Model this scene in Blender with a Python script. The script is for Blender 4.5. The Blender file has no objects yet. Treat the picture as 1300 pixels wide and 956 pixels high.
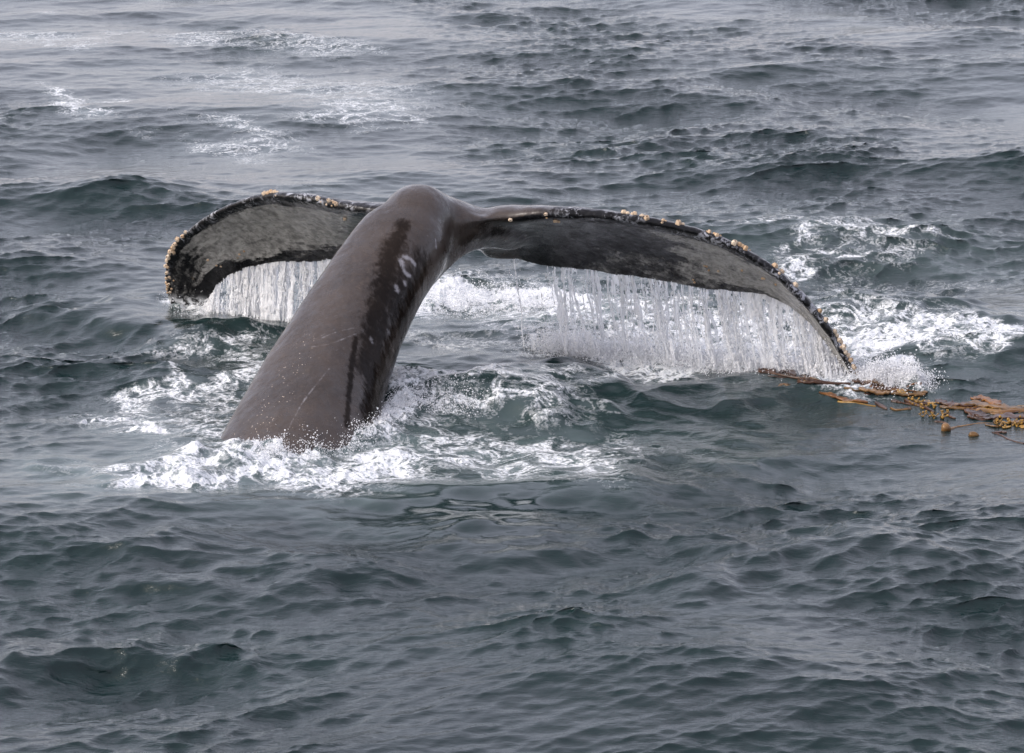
import bpy, bmesh, math, random
import numpy as np
from mathutils import Vector
from mathutils.bvhtree import BVHTree
from mathutils.kdtree import KDTree

random.seed(7)
RNG = np.random.default_rng(11)
SC = bpy.context.scene
COL = SC.collection

# ------------------------------------------------------------------ camera
CAM_H, PITCH, HFOV = 5.0, math.radians(13.5), math.radians(16.0)
cam = bpy.data.cameras.new('camera')
cam.sensor_width = 36.0
cam.lens = 18.0 / math.tan(HFOV / 2)
cam.clip_start, cam.clip_end = 0.1, 20000.0
cam_o = bpy.data.objects.new('camera', cam)
cam_o.location = (0, 0, CAM_H)
cam_o.rotation_euler = (math.pi / 2 - PITCH, 0, 0)
COL.objects.link(cam_o)
SC.camera = cam_o

# ------------------------------------------------------------------ overcast sky and soft sun
SUN_EL, SUN_AZ = math.radians(40), math.radians(-108)     # azimuth clockwise from +Y: veiled sun to the left
world = bpy.data.worlds.new('World')
SC.world = world
world.use_nodes = True
wn, wl = world.node_tree.nodes, world.node_tree.links
wn.clear()
w_out = wn.new('ShaderNodeOutputWorld')
w_bg = wn.new('ShaderNodeBackground')
w_bg.inputs['Strength'].default_value = 0.10
w_sky = wn.new('ShaderNodeTexSky')
w_sky.sky_type = 'NISHITA'
w_sky.sun_disc = False
w_sky.sun_elevation, w_sky.sun_rotation = SUN_EL, SUN_AZ
w_sky.dust_density = 4.0
w_mix = wn.new('ShaderNodeMix')
w_mix.data_type = 'RGBA'
w_mix.inputs[0].default_value = 0.38                     # cloud cover over the clear sky
w_mix.inputs[7].default_value = (9.4, 8.7, 9.6, 1)
wl.new(w_sky.outputs[0], w_mix.inputs[6])
wl.new(w_mix.outputs[2], w_bg.inputs['Color'])
wl.new(w_bg.outputs[0], w_out.inputs['Surface'])

sun = bpy.data.lights.new('sun', 'SUN')
sun.energy, sun.angle, sun.color = 1.0, math.radians(20), (1.0, 0.975, 0.95)
sun_o = bpy.data.objects.new('sun', sun)
sdir = Vector((math.sin(SUN_AZ) * math.cos(SUN_EL), math.cos(SUN_AZ) * math.cos(SUN_EL), math.sin(SUN_EL)))
sun_o.rotation_euler = sdir.to_track_quat('Z', 'Y').to_euler()
sun_o.location = (0, 0, 40)
COL.objects.link(sun_o)
SC.view_settings.view_transform = 'Standard'
SC.view_settings.look = 'None'
SC.view_settings.exposure = 1.2
SC.view_settings.gamma = 1.0

# ------------------------------------------------------------------ helpers
F_PX = 650.0 / math.tan(HFOV / 2)
CAM = np.array([0, 0, CAM_H])
FWD = np.array([0, math.cos(PITCH), -math.sin(PITCH)])
UPV = np.array([0, math.sin(PITCH), math.cos(PITCH)])
RGT = np.array([1.0, 0, 0])


def ray(px, py):
    return FWD + RGT * (px - 650) / F_PX + UPV * (478 - py) / F_PX


def ground(px, py, z=0.0):
    d = ray(px, py)
    return CAM + d * ((z - CAM_H) / d[2])


def depth(px, py, y):
    d = ray(px, py)
    return CAM + d * (y / d[1])


def sstep(a, b, x):
    t = np.clip((x - a) / (b - a), 0, 1)
    return t * t * (3 - 2 * t)


def crom(pts, n):
    """Catmull-Rom through rows of pts, n samples, uniform in row index."""
    P = np.asarray(pts, float)
    m = len(P)
    t = np.linspace(0, m - 1, n)
    i = np.minimum(t.astype(int), m - 2)
    f = (t - i)[:, None]
    p0, p1, p2, p3 = P[np.maximum(i - 1, 0)], P[i], P[i + 1], P[np.minimum(i + 2, m - 1)]
    return 0.5 * (2 * p1 + (p2 - p0) * f + (2 * p0 - 5 * p1 + 4 * p2 - p3) * f ** 2 + (3 * p1 - p0 - 3 * p2 + p3) * f ** 3)


def field(seed, size, n, lmin, lmax, beta, wind=None, spread=1.0):
    """Periodic random field (n x n over size metres), wavelengths lmin..lmax, normalised. Returns (h, dx, dy)."""
    r = np.random.default_rng(seed)
    k1 = np.fft.fftfreq(n, size / n) * 2 * math.pi
    kx, ky = np.meshgrid(k1, k1, indexing='xy')
    k = np.hypot(kx, ky)
    k[0, 0] = 1
    S = k ** (-beta) * np.exp(-(2 * math.pi / lmax / k) ** 4) * np.exp(-(k * lmin / (2 * math.pi)) ** 2)
    if wind is not None:
        c = (kx * math.cos(wind) + ky * math.sin(wind)) / k
        S = S * (0.06 + np.abs(c) ** (2 * spread))
    S[0, 0] = 0
    a = (r.standard_normal((n, n)) + 1j * r.standard_normal((n, n))) * np.sqrt(S)
    H = np.fft.ifft2(a)
    s = H.real.std()
    h = H.real / s
    dx = np.fft.ifft2(1j * kx / k * a).real / s
    dy = np.fft.ifft2(1j * ky / k * a).real / s
    return h, dx, dy


def samp(f, size, x, y):
    n = f.shape[0]
    u, v = (x / size * n) % n, (y / size * n) % n
    i, j = np.floor(u).astype(int) % n, np.floor(v).astype(int) % n
    fu, fv = u - np.floor(u), v - np.floor(v)
    i2, j2 = (i + 1) % n, (j + 1) % n
    return (f[j, i] * (1 - fu) + f[j, i2] * fu) * (1 - fv) + (f[j2, i] * (1 - fu) + f[j2, i2] * fu) * fv


_perm = np.random.default_rng(3).permutation(512)
_perm = np.concatenate([_perm, _perm, _perm])
_val = np.random.default_rng(4).uniform(-1, 1, 512)


def vnoise(p):
    """3D value noise of (N,3) points, -1..1."""
    q = np.floor(p).astype(int)
    f = p - q
    f = f * f * (3 - 2 * f)
    q = q % 512
    out = 0
    for a in (0, 1):
        for b in (0, 1):
            for c in (0, 1):
                h = _val[_perm[_perm[_perm[(q[:, 0] + a) % 512] + (q[:, 1] + b) % 512] % 512 + (q[:, 2] + c) % 512] % 512]
                w = (f[:, 0] if a else 1 - f[:, 0]) * (f[:, 1] if b else 1 - f[:, 1]) * (f[:, 2] if c else 1 - f[:, 2])
                out = out + h * w
    return out


def fbm(p, o=4, g=0.5):
    s, a, t = 0, 1.0, 0
    for i in range(o):
        s = s + a * vnoise(p * 2 ** i + 17.3 * i)
        t += a
        a *= g
    return s / t


def mesh_np(name, V, Fq, smooth=True):
    V = np.asarray(V, np.float32)
    Fq = np.asarray(Fq, np.int32)
    k = Fq.shape[1]
    me = bpy.data.meshes.new(name)
    me.vertices.add(len(V))
    me.vertices.foreach_set('co', V.ravel())
    me.loops.add(Fq.size)
    me.loops.foreach_set('vertex_index', Fq.ravel())
    me.polygons.add(len(Fq))
    me.polygons.foreach_set('loop_start', np.arange(0, Fq.size, k, dtype=np.int32))
    me.polygons.foreach_set('loop_total', np.full(len(Fq), k, np.int32))
    if smooth:
        me.polygons.foreach_set('use_smooth', np.ones(len(Fq), bool))
    me.update(calc_edges=True)
    me.validate()
    return me


def attr(me, name, a):
    at = me.attributes.new(name, 'FLOAT', 'POINT')
    at.data.foreach_set('value', np.asarray(a, np.float32).ravel())


def link(name, me, mat=None, parent=None, label=None, cat=None, group=None, kind=None):
    o = bpy.data.objects.new(name, me)
    COL.objects.link(o)
    if mat and me is not None and not me.materials:
        me.materials.append(mat)
    if parent:
        o.parent = parent
    for k, v in (('label', label), ('category', cat), ('group', group), ('kind', kind)):
        if v:
            o[k] = v
    return o


def seg_dist(P, poly):
    """distance of points (N,d) to a polyline (M,d)"""
    best = np.full(len(P), 1e9)
    for a, b in zip(poly[:-1], poly[1:]):
        ab = b - a
        t = np.clip(((P - a) @ ab) / max(ab @ ab, 1e-12), 0, 1)
        best = np.minimum(best, np.linalg.norm(P - (a + t[:, None] * ab), axis=1))
    return best


class NT:
    """tiny node-tree writer"""
    def __init__(self, name):
        self.m = bpy.data.materials.new(name)
        self.m.use_nodes = True
        self.t = self.m.node_tree
        self.t.nodes.clear()
        self.out = self.n('ShaderNodeOutputMaterial')

    def n(self, t, **kw):
        nd = self.t.nodes.new(t)
        for k, v in kw.items():
            setattr(nd, k, v)
        return nd

    def set(self, sock, v):
        if isinstance(v, bpy.types.NodeSocket):
            self.t.links.new(v, sock)
        elif v is not None:
            if hasattr(sock.default_value, '__len__') and len(sock.default_value) == 4 and len(v) == 3:
                v = (*v, 1)
            sock.default_value = v

    def math(self, op, a, b=None, c=None, clamp=False):
        nd = self.n('ShaderNodeMath', operation=op, use_clamp=clamp)
        self.set(nd.inputs[0], a)
        if b is not None:
            self.set(nd.inputs[1], b)
        if c is not None:
            self.set(nd.inputs[2], c)
        return nd.outputs[0]

    def ramp(self, x, a, b, lo=0.0, hi=1.0):
        nd = self.n('ShaderNodeMapRange', interpolation_type='SMOOTHSTEP')
        for i, v in enumerate((x, a, b, lo, hi)):
            self.set(nd.inputs[i], v)
        return nd.outputs[0]

    def mix(self, f, a, b):
        nd = self.n('ShaderNodeMix', data_type='RGBA')
        self.set(nd.inputs[0], f)
        self.set(nd.inputs[6], a)
        self.set(nd.inputs[7], b)
        return nd.outputs[2]

    def attr(self, name):
        nd = self.n('ShaderNodeAttribute', attribute_name=name)
        return nd.outputs['Fac']

    def coords(self, scale=(1, 1, 1), rot=(0, 0, 0)):
        tc = self.n('ShaderNodeTexCoord')
        mp = self.n('ShaderNodeMapping')
        mp.inputs['Scale'].default_value = scale
        mp.inputs['Rotation'].default_value = rot
        self.t.links.new(tc.outputs['Object'], mp.inputs[0])
        return mp.outputs[0]

    def noise(self, vec, scale, detail=4, rough=0.5, dist=0.0):
        nd = self.n('ShaderNodeTexNoise')
        self.set(nd.inputs['Vector'], vec)
        nd.inputs['Scale'].default_value = scale
        nd.inputs['Detail'].default_value = detail
        nd.inputs['Roughness'].default_value = rough
        nd.inputs['Distortion'].default_value = dist
        return nd.outputs['Fac']

    def voro(self, vec, scale, feature='F1', out='Distance'):
        nd = self.n('ShaderNodeTexVoronoi', feature=feature)
        self.set(nd.inputs['Vector'], vec)
        nd.inputs['Scale'].default_value = scale
        return nd.outputs[out]

    def bump(self, h, strength, dist, normal=None):
        nd = self.n('ShaderNodeBump')
        self.set(nd.inputs['Height'], h)
        self.set(nd.inputs['Strength'], strength)
        nd.inputs['Distance'].default_value = dist
        if normal is not None:
            self.set(nd.inputs['Normal'], normal)
        return nd.outputs[0]

    def bsdf(self, color, rough, normal=None, **kw):
        nd = self.n('ShaderNodeBsdfPrincipled')
        self.set(nd.inputs['Base Color'], color)
        self.set(nd.inputs['Roughness'], rough)
        if normal is not None:
            self.set(nd.inputs['Normal'], normal)
        for k, v in kw.items():
            self.set(nd.inputs[k.replace('_', ' ')], v)
        return nd.outputs[0]

    def done(self, s):
        self.t.links.new(s, self.out.inputs['Surface'])
        return self.m


# ------------------------------------------------------------------ the whale's frame: span axis S, fore axis B, origin O under the notch
S_AX = np.array([0.907, -0.421, 0.0])
B_AX = np.array([-0.421, -0.907, 0.0])
O_PT = np.array([-0.03, 21.75, 0.0])


def at_b(px, py, b):
    d = ray(px, py)
    t = (b - (CAM - O_PT) @ B_AX) / (d @ B_AX)
    return CAM + d * t


def sbz(s, b, z):
    return O_PT + S_AX * s + B_AX * b + np.array([0, 0, z])


# ------------------------------------------------------------------ THE SEA
def water_material():
    t = NT('sea_water')
    co = t.coords()
    F = t.attr('foam')
    A = t.attr('aerated')
    R = t.attr('ripple')
    # foam lace
    n1 = t.noise(t.coords((1.0, 0.8, 1.0)), 5.0, 5, 0.62, 0.9)
    lace = t.ramp(t.math('ABSOLUTE', t.math('SUBTRACT', n1, 0.5)), 0.0, 0.13, 1.0, 0.0)
    n2 = t.noise(co, 15.0, 5, 0.65, 0.6)
    lace2 = t.ramp(t.math('ABSOLUTE', t.math('SUBTRACT', n2, 0.5)), 0.0, 0.12, 1.0, 0.0)
    n3 = t.noise(co, 48.0, 4, 0.7, 0.3)
    pat = t.math('ADD', t.math('ADD', t.math('MULTIPLY', lace, 0.36), t.math('MULTIPLY', lace2, 0.26)), t.math('MULTIPLY', n3, 0.5))
    thr = t.math('SUBTRACT', 1.07, t.math('MULTIPLY', F, 0.66))
    foam = t.ramp(pat, t.math('SUBTRACT', thr, 0.09), t.math('ADD', thr, 0.20))
    soft = t.ramp(pat, t.math('SUBTRACT', thr, 0.28), t.math('ADD', thr, 0.10), 0.0, 0.40)
    foam = t.math('MAXIMUM', foam, soft)
    foam = t.math('MULTIPLY', foam, t.ramp(F, 0.02, 0.2))
    # colour of the water body
    A = t.math('MAXIMUM', A, t.math('MULTIPLY', F, 0.65))
    A2 = t.math('MULTIPLY', A, t.ramp(n1, 0.3, 0.75, 0.55, 1.1), clamp=True)
    deep = t.mix(t.ramp(t.noise(co, 0.6, 3), 0.35, 0.65), (0.0036, 0.0122, 0.0128), (0.005, 0.0160, 0.0160))
    col = t.mix(A2, deep, (0.085, 0.118, 0.118))
    # small ripples
    r1 = t.noise(t.coords((0.45, 1.2, 1.0), (0, 0, 0.12)), 17.0, 4, 0.6, 0.5)
    r2 = t.noise(t.coords((0.6, 1.2, 1.0), (0, 0, -0.15)), 42.0, 3, 0.6, 0.6)
    r2 = t.math('SUBTRACT', 1.0, t.math('ABSOLUTE', t.math('SUBTRACT', t.math('MULTIPLY', r2, 2.0), 1.0)))
    nrm = t.bump(t.math('ADD', r1, t.math('MULTIPLY', r2, 0.22)), t.math('MULTIPLY', R, 0.42), 0.02)
    wat = t.bsdf(col, 0.045, nrm, IOR=1.333)
    fb = t.noise(co, 60.0, 3, 0.7)
    fv = t.voro(co, 38.0)
    fh = t.math('ADD', t.math('MULTIPLY', fb, 0.7), t.math('MULTIPLY', fv, -0.6))
    fnrm = t.bump(fh, 0.7, 0.025)
    fcol = t.mix(t.ramp(fb, 0.25, 0.6), (0.42, 0.47, 0.49), (0.68, 0.69, 0.70))
    fo = t.bsdf(fcol, 0.55, fnrm, IOR=1.33)
    ms = t.n('ShaderNodeMixShader')
    t.set(ms.inputs[0], foam)
    t.t.links.new(wat, ms.inputs[1])
    t.t.links.new(fo, ms.inputs[2])
    return t.done(ms.outputs[0])


# foam painted as drift on the sea: pixel of the photo -> point on the water, (polyline, half width m, amount)
FOAM = [
    # skirt of foam round the root of the tail
    ([(200, 602), (260, 598), (330, 596), (420, 604), (520, 594), (560, 590)], 0.30, 0.93),
    ([(250, 585), (300, 580), (350, 585)], 0.22, 1.0),
    ([(300, 574), (340, 566), (400, 560), (450, 550), (490, 535), (520, 512), (550, 502)], 0.20, 0.98),
    ([(400, 575), (480, 560), (560, 550)], 0.3, 0.62),
    ([(560, 502), (610, 497), (650, 500)], 0.16, 0.8),
    ([(150, 546), (170, 541), (200, 546), (195, 556)], 0.10, 1.25),
    ([(75, 530), (110, 525), (160, 522), (205, 528), (222, 540)], 0.09, 0.95),
    ([(170, 500), (200, 482), (240, 500), (290, 498), (315, 470)], 0.13, 0.72),
    ([(150, 520), (210, 535), (280, 525), (290, 560)], 0.45, 0.56),
    ([(250, 430), (290, 440), (330, 450), (320, 480), (290, 530)], 0.25, 0.60),
    ([(560, 575), (640, 580), (720, 580), (770, 572)], 0.36, 0.66),
    ([(540, 560), (640, 560), (740, 560)], 0.30, 0.66),
    ([(500, 520), (560, 525), (640, 520), (720, 512)], 0.28, 0.62),
    ([(800, 496), (835, 488)], 0.15, 0.7),
    # under and behind the curtains
    ([(555, 386), (610, 380), (660, 382), (700, 390)], 0.42, 1.35),
    ([(600, 352), (640, 360), (690, 366)], 0.4, 0.5),
    ([(740, 436), (860, 444), (980, 446), (1060, 452)], 0.34, 1.05),
    ([(720, 400), (800, 410), (900, 420), (1000, 425), (1060, 430)], 0.6, 0.78),
    ([(700, 432), (760, 438), (830, 450), (900, 458), (980, 464), (1060, 468), (1085, 472)], 0.22, 1.15),
    ([(600, 435), (700, 442), (800, 456)], 0.3, 0.52),
    ([(690, 448), (770, 462), (880, 474), (980, 480), (1085, 488)], 0.24, 1.12),
    ([(265, 399), (300, 394), (350, 398), (400, 401)], 0.12, 1.0),
    ([(210, 382), (222, 392), (240, 400)], 0.10, 1.1),
    # right of the right tip
    ([(1085, 472), (1120, 476), (1160, 480)], 0.15, 1.3),
    ([(1095, 436), (1150, 431), (1220, 436), (1300, 434), (1400, 432)], 0.22, 1.0),
    ([(1110, 447), (1180, 447), (1240, 456), (1300, 458), (1400, 460)], 0.26, 0.80),
    ([(1190, 458), (1220, 467), (1250, 471)], 0.13, 0.8),
    # far patches
    ([(1030, 310), (1060, 303), (1100, 300), (1150, 306)], 0.22, 0.68),
    ([(985, 333), (1040, 328), (1090, 318)], 0.15, 0.74),
    ([(985, 289), (1040, 285), (1100, 286)], 0.2, 0.68),
    ([(1060, 372), (1090, 385), (1110, 395)], 0.2, 0.6),
    ([(1100, 345), (1180, 350)], 0.4, 0.42),
    ([(20, 40), (60, 48), (90, 62)], 0.4, 0.46),
    ([(55, 112), (75, 122), (105, 142), (112, 152)], 0.22, 0.64),
    ([(330, 96), (350, 102), (370, 120)], 0.25, 0.5),
    ([(260, 50), (300, 42), (380, 60), (420, 66)], 0.5, 0.47),
    ([(430, 150), (470, 134), (500, 152)], 0.28, 0.55),
    ([(280, 150), (300, 168), (330, 180)], 0.35, 0.52),
    ([(300, 100), (420, 110), (480, 140)], 0.7, 0.42),
]
AER = [
    ([(180, 600), (300, 590), (440, 595), (560, 580), (640, 570)], 0.75, 0.85),
    ([(150, 555), (230, 560), (280, 565)], 0.5, 0.7),
    ([(520, 530), (640, 530), (760, 560)], 0.8, 0.40),
    ([(550, 385), (640, 385), (720, 395)], 1.0, 0.8),
    ([(720, 420), (860, 440), (1060, 455)], 1.0, 0.6),
    ([(560, 450), (700, 455), (860, 480)], 0.9, 0.22),
    ([(1100, 440), (1300, 446), (1400, 446)], 0.7, 0.45),
    ([(1030, 318), (1100, 300), (1180, 305)], 0.9, 0.35),
    ([(130, 640), (160, 652)], 0.25, 0.10),
]
# raised or sunk water: (polyline, half width m, height m)
HUMP = [
    ([(60, 404), (110, 398), (170, 404), (230, 416)], 0.36, 0.10),
    ([(150, 440), (240, 450), (330, 470)], 0.6, -0.07),
    ([(490, 515), (540, 505), (620, 505), (700, 512)], 0.32, 0.11),
    ([(300, 580), (360, 574), (420, 566), (470, 552)], 0.2, 0.08),
    ([(170, 592), (260, 592), (340, 600)], 0.2, 0.04),
    ([(640, 492), (760, 494), (860, 506), (960, 506), (1040, 494)], 0.22, 0.06),
    ([(700, 540), (850, 545), (980, 536), (1060, 520)], 0.4, -0.03),
    ([(560, 625), (700, 615), (830, 585), (920, 555)], 0.5, 0.07),
    ([(560, 385), (640, 382), (710, 392)], 0.4, 0.06),
    ([(1105, 475), (1160, 480)], 0.13, 0.07),
    ([(1090, 408), (1150, 402), (1200, 408)], 0.4, 0.10),
    ([(1180, 455), (1300, 470)], 0.5, 0.07),
    ([(560, 700), (800, 690), (960, 660)], 0.8, -0.03),
    ([(860, 745), (930, 722), (1060, 718)], 0.45, 0.10),
    ([(300, 735), (480, 720), (620, 695)], 0.45, 0.09),
    ([(0, 840), (60, 815), (110, 822)], 0.4, 0.12),
    ([(380, 590), (560, 560)], 0.2, 0.0),
]


def pl2(poly):
    return np.array([ground(*p)[:2] for p in poly])


def build_sea():
    tf = math.tan(HFOV / 2) * 1.22
    NCOL, NROW = 980, 900
    tcol = np.linspace(-tf, tf, NCOL)
    ext = np.array([0.25, 0.7, 1.5, 3, 6, 12, 30, 90, 300, 1200, 6000.0])
    yf = np.exp(np.linspace(math.log(12.6), math.log(41.0), NROW))
    yn = np.array([-6000, -1200, -300, -80, -20, -4, 3, 7, 9, 10.2, 11, 11.5, 11.9, 12.2, 12.4])
    ya = 41 + np.array([0.1, 0.3, 0.6, 1, 1.6, 2.5, 4, 6, 9, 14, 22, 40, 80, 160, 400, 1200, 6000])
    y = np.concatenate([yn, yf, ya])
    yw = np.maximum(y, 6.0)
    X = yw[:, None] * tcol[None, :]
    X = np.concatenate([X[:, :1] - ext[::-1][None, :], X, X[:, -1:] + ext[None, :]], axis=1)
    Y = np.repeat(y[:, None], X.shape[1], axis=1)
    nr, nc = X.shape
    # fade where cells are too large to carry short waves
    wy = sstep(9, 12.6, y) * (1 - sstep(41.2, 52, y))
    wx = np.concatenate([1 - sstep(0.0, 6.0, ext[::-1]), np.ones(NCOL), 1 - sstep(0.0, 6.0, ext)])
    fade = wy[:, None] * wx[None, :]
    x, yv, fd = X.ravel(), Y.ravel(), fade.ravel()
    inside = fd > 0.001
    P = np.stack([x, yv], 1)
    Pi = P[inside]
    W = math.radians(99)
    # slow patches of calm and ruffled water
    g, _, _ = field(5, 24.0, 256, 1.2, 9.0, 2.6)
    gust = np.clip(0.80 + 0.50 * samp(g, 24.0, Pi[:, 0] * 0.8, Pi[:, 1] * 0.55), 0.42, 1.7)
    slick = np.exp(-(seg_dist(Pi, pl2([(420, 640), (620, 640), (860, 610), (980, 560)])) / 0.75) ** 2)
    gust *= 1 - 0.62 * slick
    churn = np.exp(-(seg_dist(Pi, pl2([(220, 480), (420, 560), (620, 520), (900, 480)])) / 1.3) ** 2)
    far = sstep(21, 34, Pi[:, 1])
    H = np.zeros(len(Pi)); DX = np.zeros(len(Pi)); DY = np.zeros(len(Pi))
    for (seed, size, n, l0, l1, beta, amp, chop, rot, spread, useg) in (
            (21, 36.0, 1024, 0.8, 6.0, 4.6, 0.064, 1.3, W, 2.2, 0.6),
            (22, 27.0, 1024, 0.26, 1.2, 4.1, 0.0112, 1.7, W + 0.2, 1.7, 0.9),
            (23, 9.7, 1024, 0.055, 0.34, 3.6, 0.0064, 1.7, W + 0.1, 1.5, 1.0)):
        h, dx, dy = field(seed, size, n, l0, l1, beta, rot, spread)
        gg = 1 - useg + useg * gust
        if useg > 0.5:
            gg = gg * (1 + 0.35 * churn)
        gg = gg * (1.0 - (0.42 if seed == 23 else 0.22) * far)
        H += amp * gg * samp(h, size, Pi[:, 0], Pi[:, 1])
        DX += amp * chop * gg * samp(dx, size, Pi[:, 0], Pi[:, 1])
        DY += amp * chop * gg * samp(dy, size, Pi[:, 0], Pi[:, 1])
    DY -= 0.4 * H                                          # crests lean towards the viewer, steep in front
    # calm the big swell right at the whale so the waterline stays put
    near = np.exp(-(seg_dist(Pi, pl2([(300, 570), (420, 540), (480, 520)])) / 0.9) ** 2)
    H *= 1 - 0.55 * near
    quiet = np.exp(-(seg_dist(Pi, pl2([(960, 470), (1085, 478), (1100, 500), (1200, 525), (1300, 535)])) / 1.1) ** 2)
    H *= 1 - 0.7 * quiet
    wob, _, _ = field(31, 10.0, 512, 0.25, 2.0, 3.0)
    wv = 0.13 * samp(wob, 10.0, Pi[:, 0], Pi[:, 1])
    wv2 = 0.13 * samp(wob, 10.0, Pi[:, 0] + 3.7, Pi[:, 1] + 6.1)
    Pw = Pi + np.stack([wv, wv2], 1)
    for poly, w, hh in HUMP:
        if hh:
            H += hh * np.exp(-(seg_dist(Pw, pl2(poly)) / w) ** 2)
    for tip in ((1085, 480), (238, 397)):
        H *= 1 - 0.85 * np.exp(-(np.hypot(*(Pi - ground(*tip)[:2]).T) / 0.45) ** 2)
    foam = np.zeros(len(Pi)); aer = np.zeros(len(Pi))
    for poly, w, a in FOAM:
        d = seg_dist(Pw, pl2(poly)) / w
        foam = np.maximum(foam, a * np.exp(-d ** 2 * 1.1))
    for poly, w, a in AER:
        aer = np.maximum(aer, a * np.exp(-(seg_dist(Pw, pl2(poly)) / w) ** 2))
    # a little foam left on the sharpest far crests
    br, _, _ = field(41, 14.0, 512, 0.3, 4.0, 3.0)
    brk = samp(br, 14.0, Pi[:, 0], Pi[:, 1])
    foam = np.maximum(foam, np.clip((brk - 1.2) * 0.3, 0, 0.42) * sstep(-0.3, 0.5, -Pi[:, 0] / 6 + 0.1) * sstep(24, 30, Pi[:, 1]))
    # lumpy froth where the foam is thick
    lump, _, _ = field(42, 5.0, 1024, 0.03, 0.25, 3.2)
    H += 0.010 * samp(lump, 5.0, Pi[:, 0], Pi[:, 1]) * sstep(0.55, 1.0, foam)
    Z = np.zeros(len(P)); FO = np.zeros(len(P)); AE = np.zeros(len(P)); RI = np.full(len(P), 0.7)
    Z[inside] = H * fd[inside]
    x = x.copy(); yv = yv.copy()
    x[inside] += DX * fd[inside]
    yv[inside] += DY * fd[inside]
    FO[inside] = foam; AE[inside] = aer
    RI[inside] = gust * (1 + 0.25 * churn)
    idx = np.arange(nr * nc).reshape(nr, nc)
    Fq = np.stack([idx[:-1, :-1], idx[:-1, 1:], idx[1:, 1:], idx[1:, :-1]], -1).reshape(-1, 4)
    me = mesh_np('sea', np.stack([x, yv, Z], 1), Fq)
    attr(me, 'foam', FO); attr(me, 'aerated', AE); attr(me, 'ripple', RI)
    me.materials.append(water_material())
    o = link('sea', me, kind='structure')
    # height lookup for things that float
    mk = np.where((np.abs(Pi[:, 0]) < 4.5) & (Pi[:, 1] > 17) & (Pi[:, 1] < 27))[0][::2]
    Hs = H[mk]
    kd = KDTree(len(mk))
    for i, (a, b) in enumerate((Pi + np.stack([DX, DY], 1) * fd[inside][:, None])[mk]):
        kd.insert((a, b, 0), i)
    kd.balance()
    return lambda a, b: float(Hs[kd.find((a, b, 0))[1]])


sea_z = build_sea()


def on_sea(px, py, lift=0.0):
    z = 0.0
    for _ in range(6):
        p = ground(px, py, z)
        z = 0.5 * z + 0.5 * sea_z(p[0], p[1])
    p = ground(px, py, z)
    p[2] = sea_z(p[0], p[1]) + lift
    return p


# ------------------------------------------------------------------ THE WHALE
# stations along the flukes: leading edge pixel + fore offset, trailing edge pixel + fore offset
LEFT = [
    ((226, 400), -0.03, (243, 408), -0.05), ((214, 378), 0.0, (254, 396), -0.04), ((210, 352), 0.05, (261, 385), -0.03),
    ((213, 327), 0.11, (267, 374), -0.02), ((224, 306), 0.19, (276, 363), -0.01), ((242, 290), 0.26, (287, 354), 0.0),
    ((262, 275), 0.33, (299, 346), 0.02), ((287, 262), 0.41, (314, 340), 0.03), ((312, 253), 0.49, (332, 336), 0.05),
    ((341, 247), 0.57, (352, 333), 0.07), ((371, 248), 0.65, (377, 332), 0.08), ((401, 252), 0.72, (406, 331), 0.10),
    ((430, 260), 0.79, (435, 329), 0.11)]
RIGHT = [
    ((640, 276), 0.80, (640, 322), 0.12), ((670, 272), 0.77, (665, 331), 0.12), ((700, 270), 0.74, (692, 337), 0.11),
    ((750, 271), 0.68, (742, 342), 0.10), ((800, 276), 0.62, (790, 349), 0.08), ((850, 285), 0.55, (840, 356), 0.06),
    ((900, 298), 0.47, (885, 365), 0.05), ((940, 316), 0.40, (922, 369), 0.03), ((978, 340), 0.32, (958, 371), 0.02),
    ((1007, 366), 0.25, (990, 382), 0.0), ((1036, 398), 0.17, (1018, 401), -0.01), ((1056, 425), 0.11, (1040, 425), -0.02),
    ((1074, 455), 0.05, (1060, 453), -0.03), ((1088, 484), 0.0, (1077, 484), -0.04), ((1096, 508), -0.02, (1090, 506), -0.04)]


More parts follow.
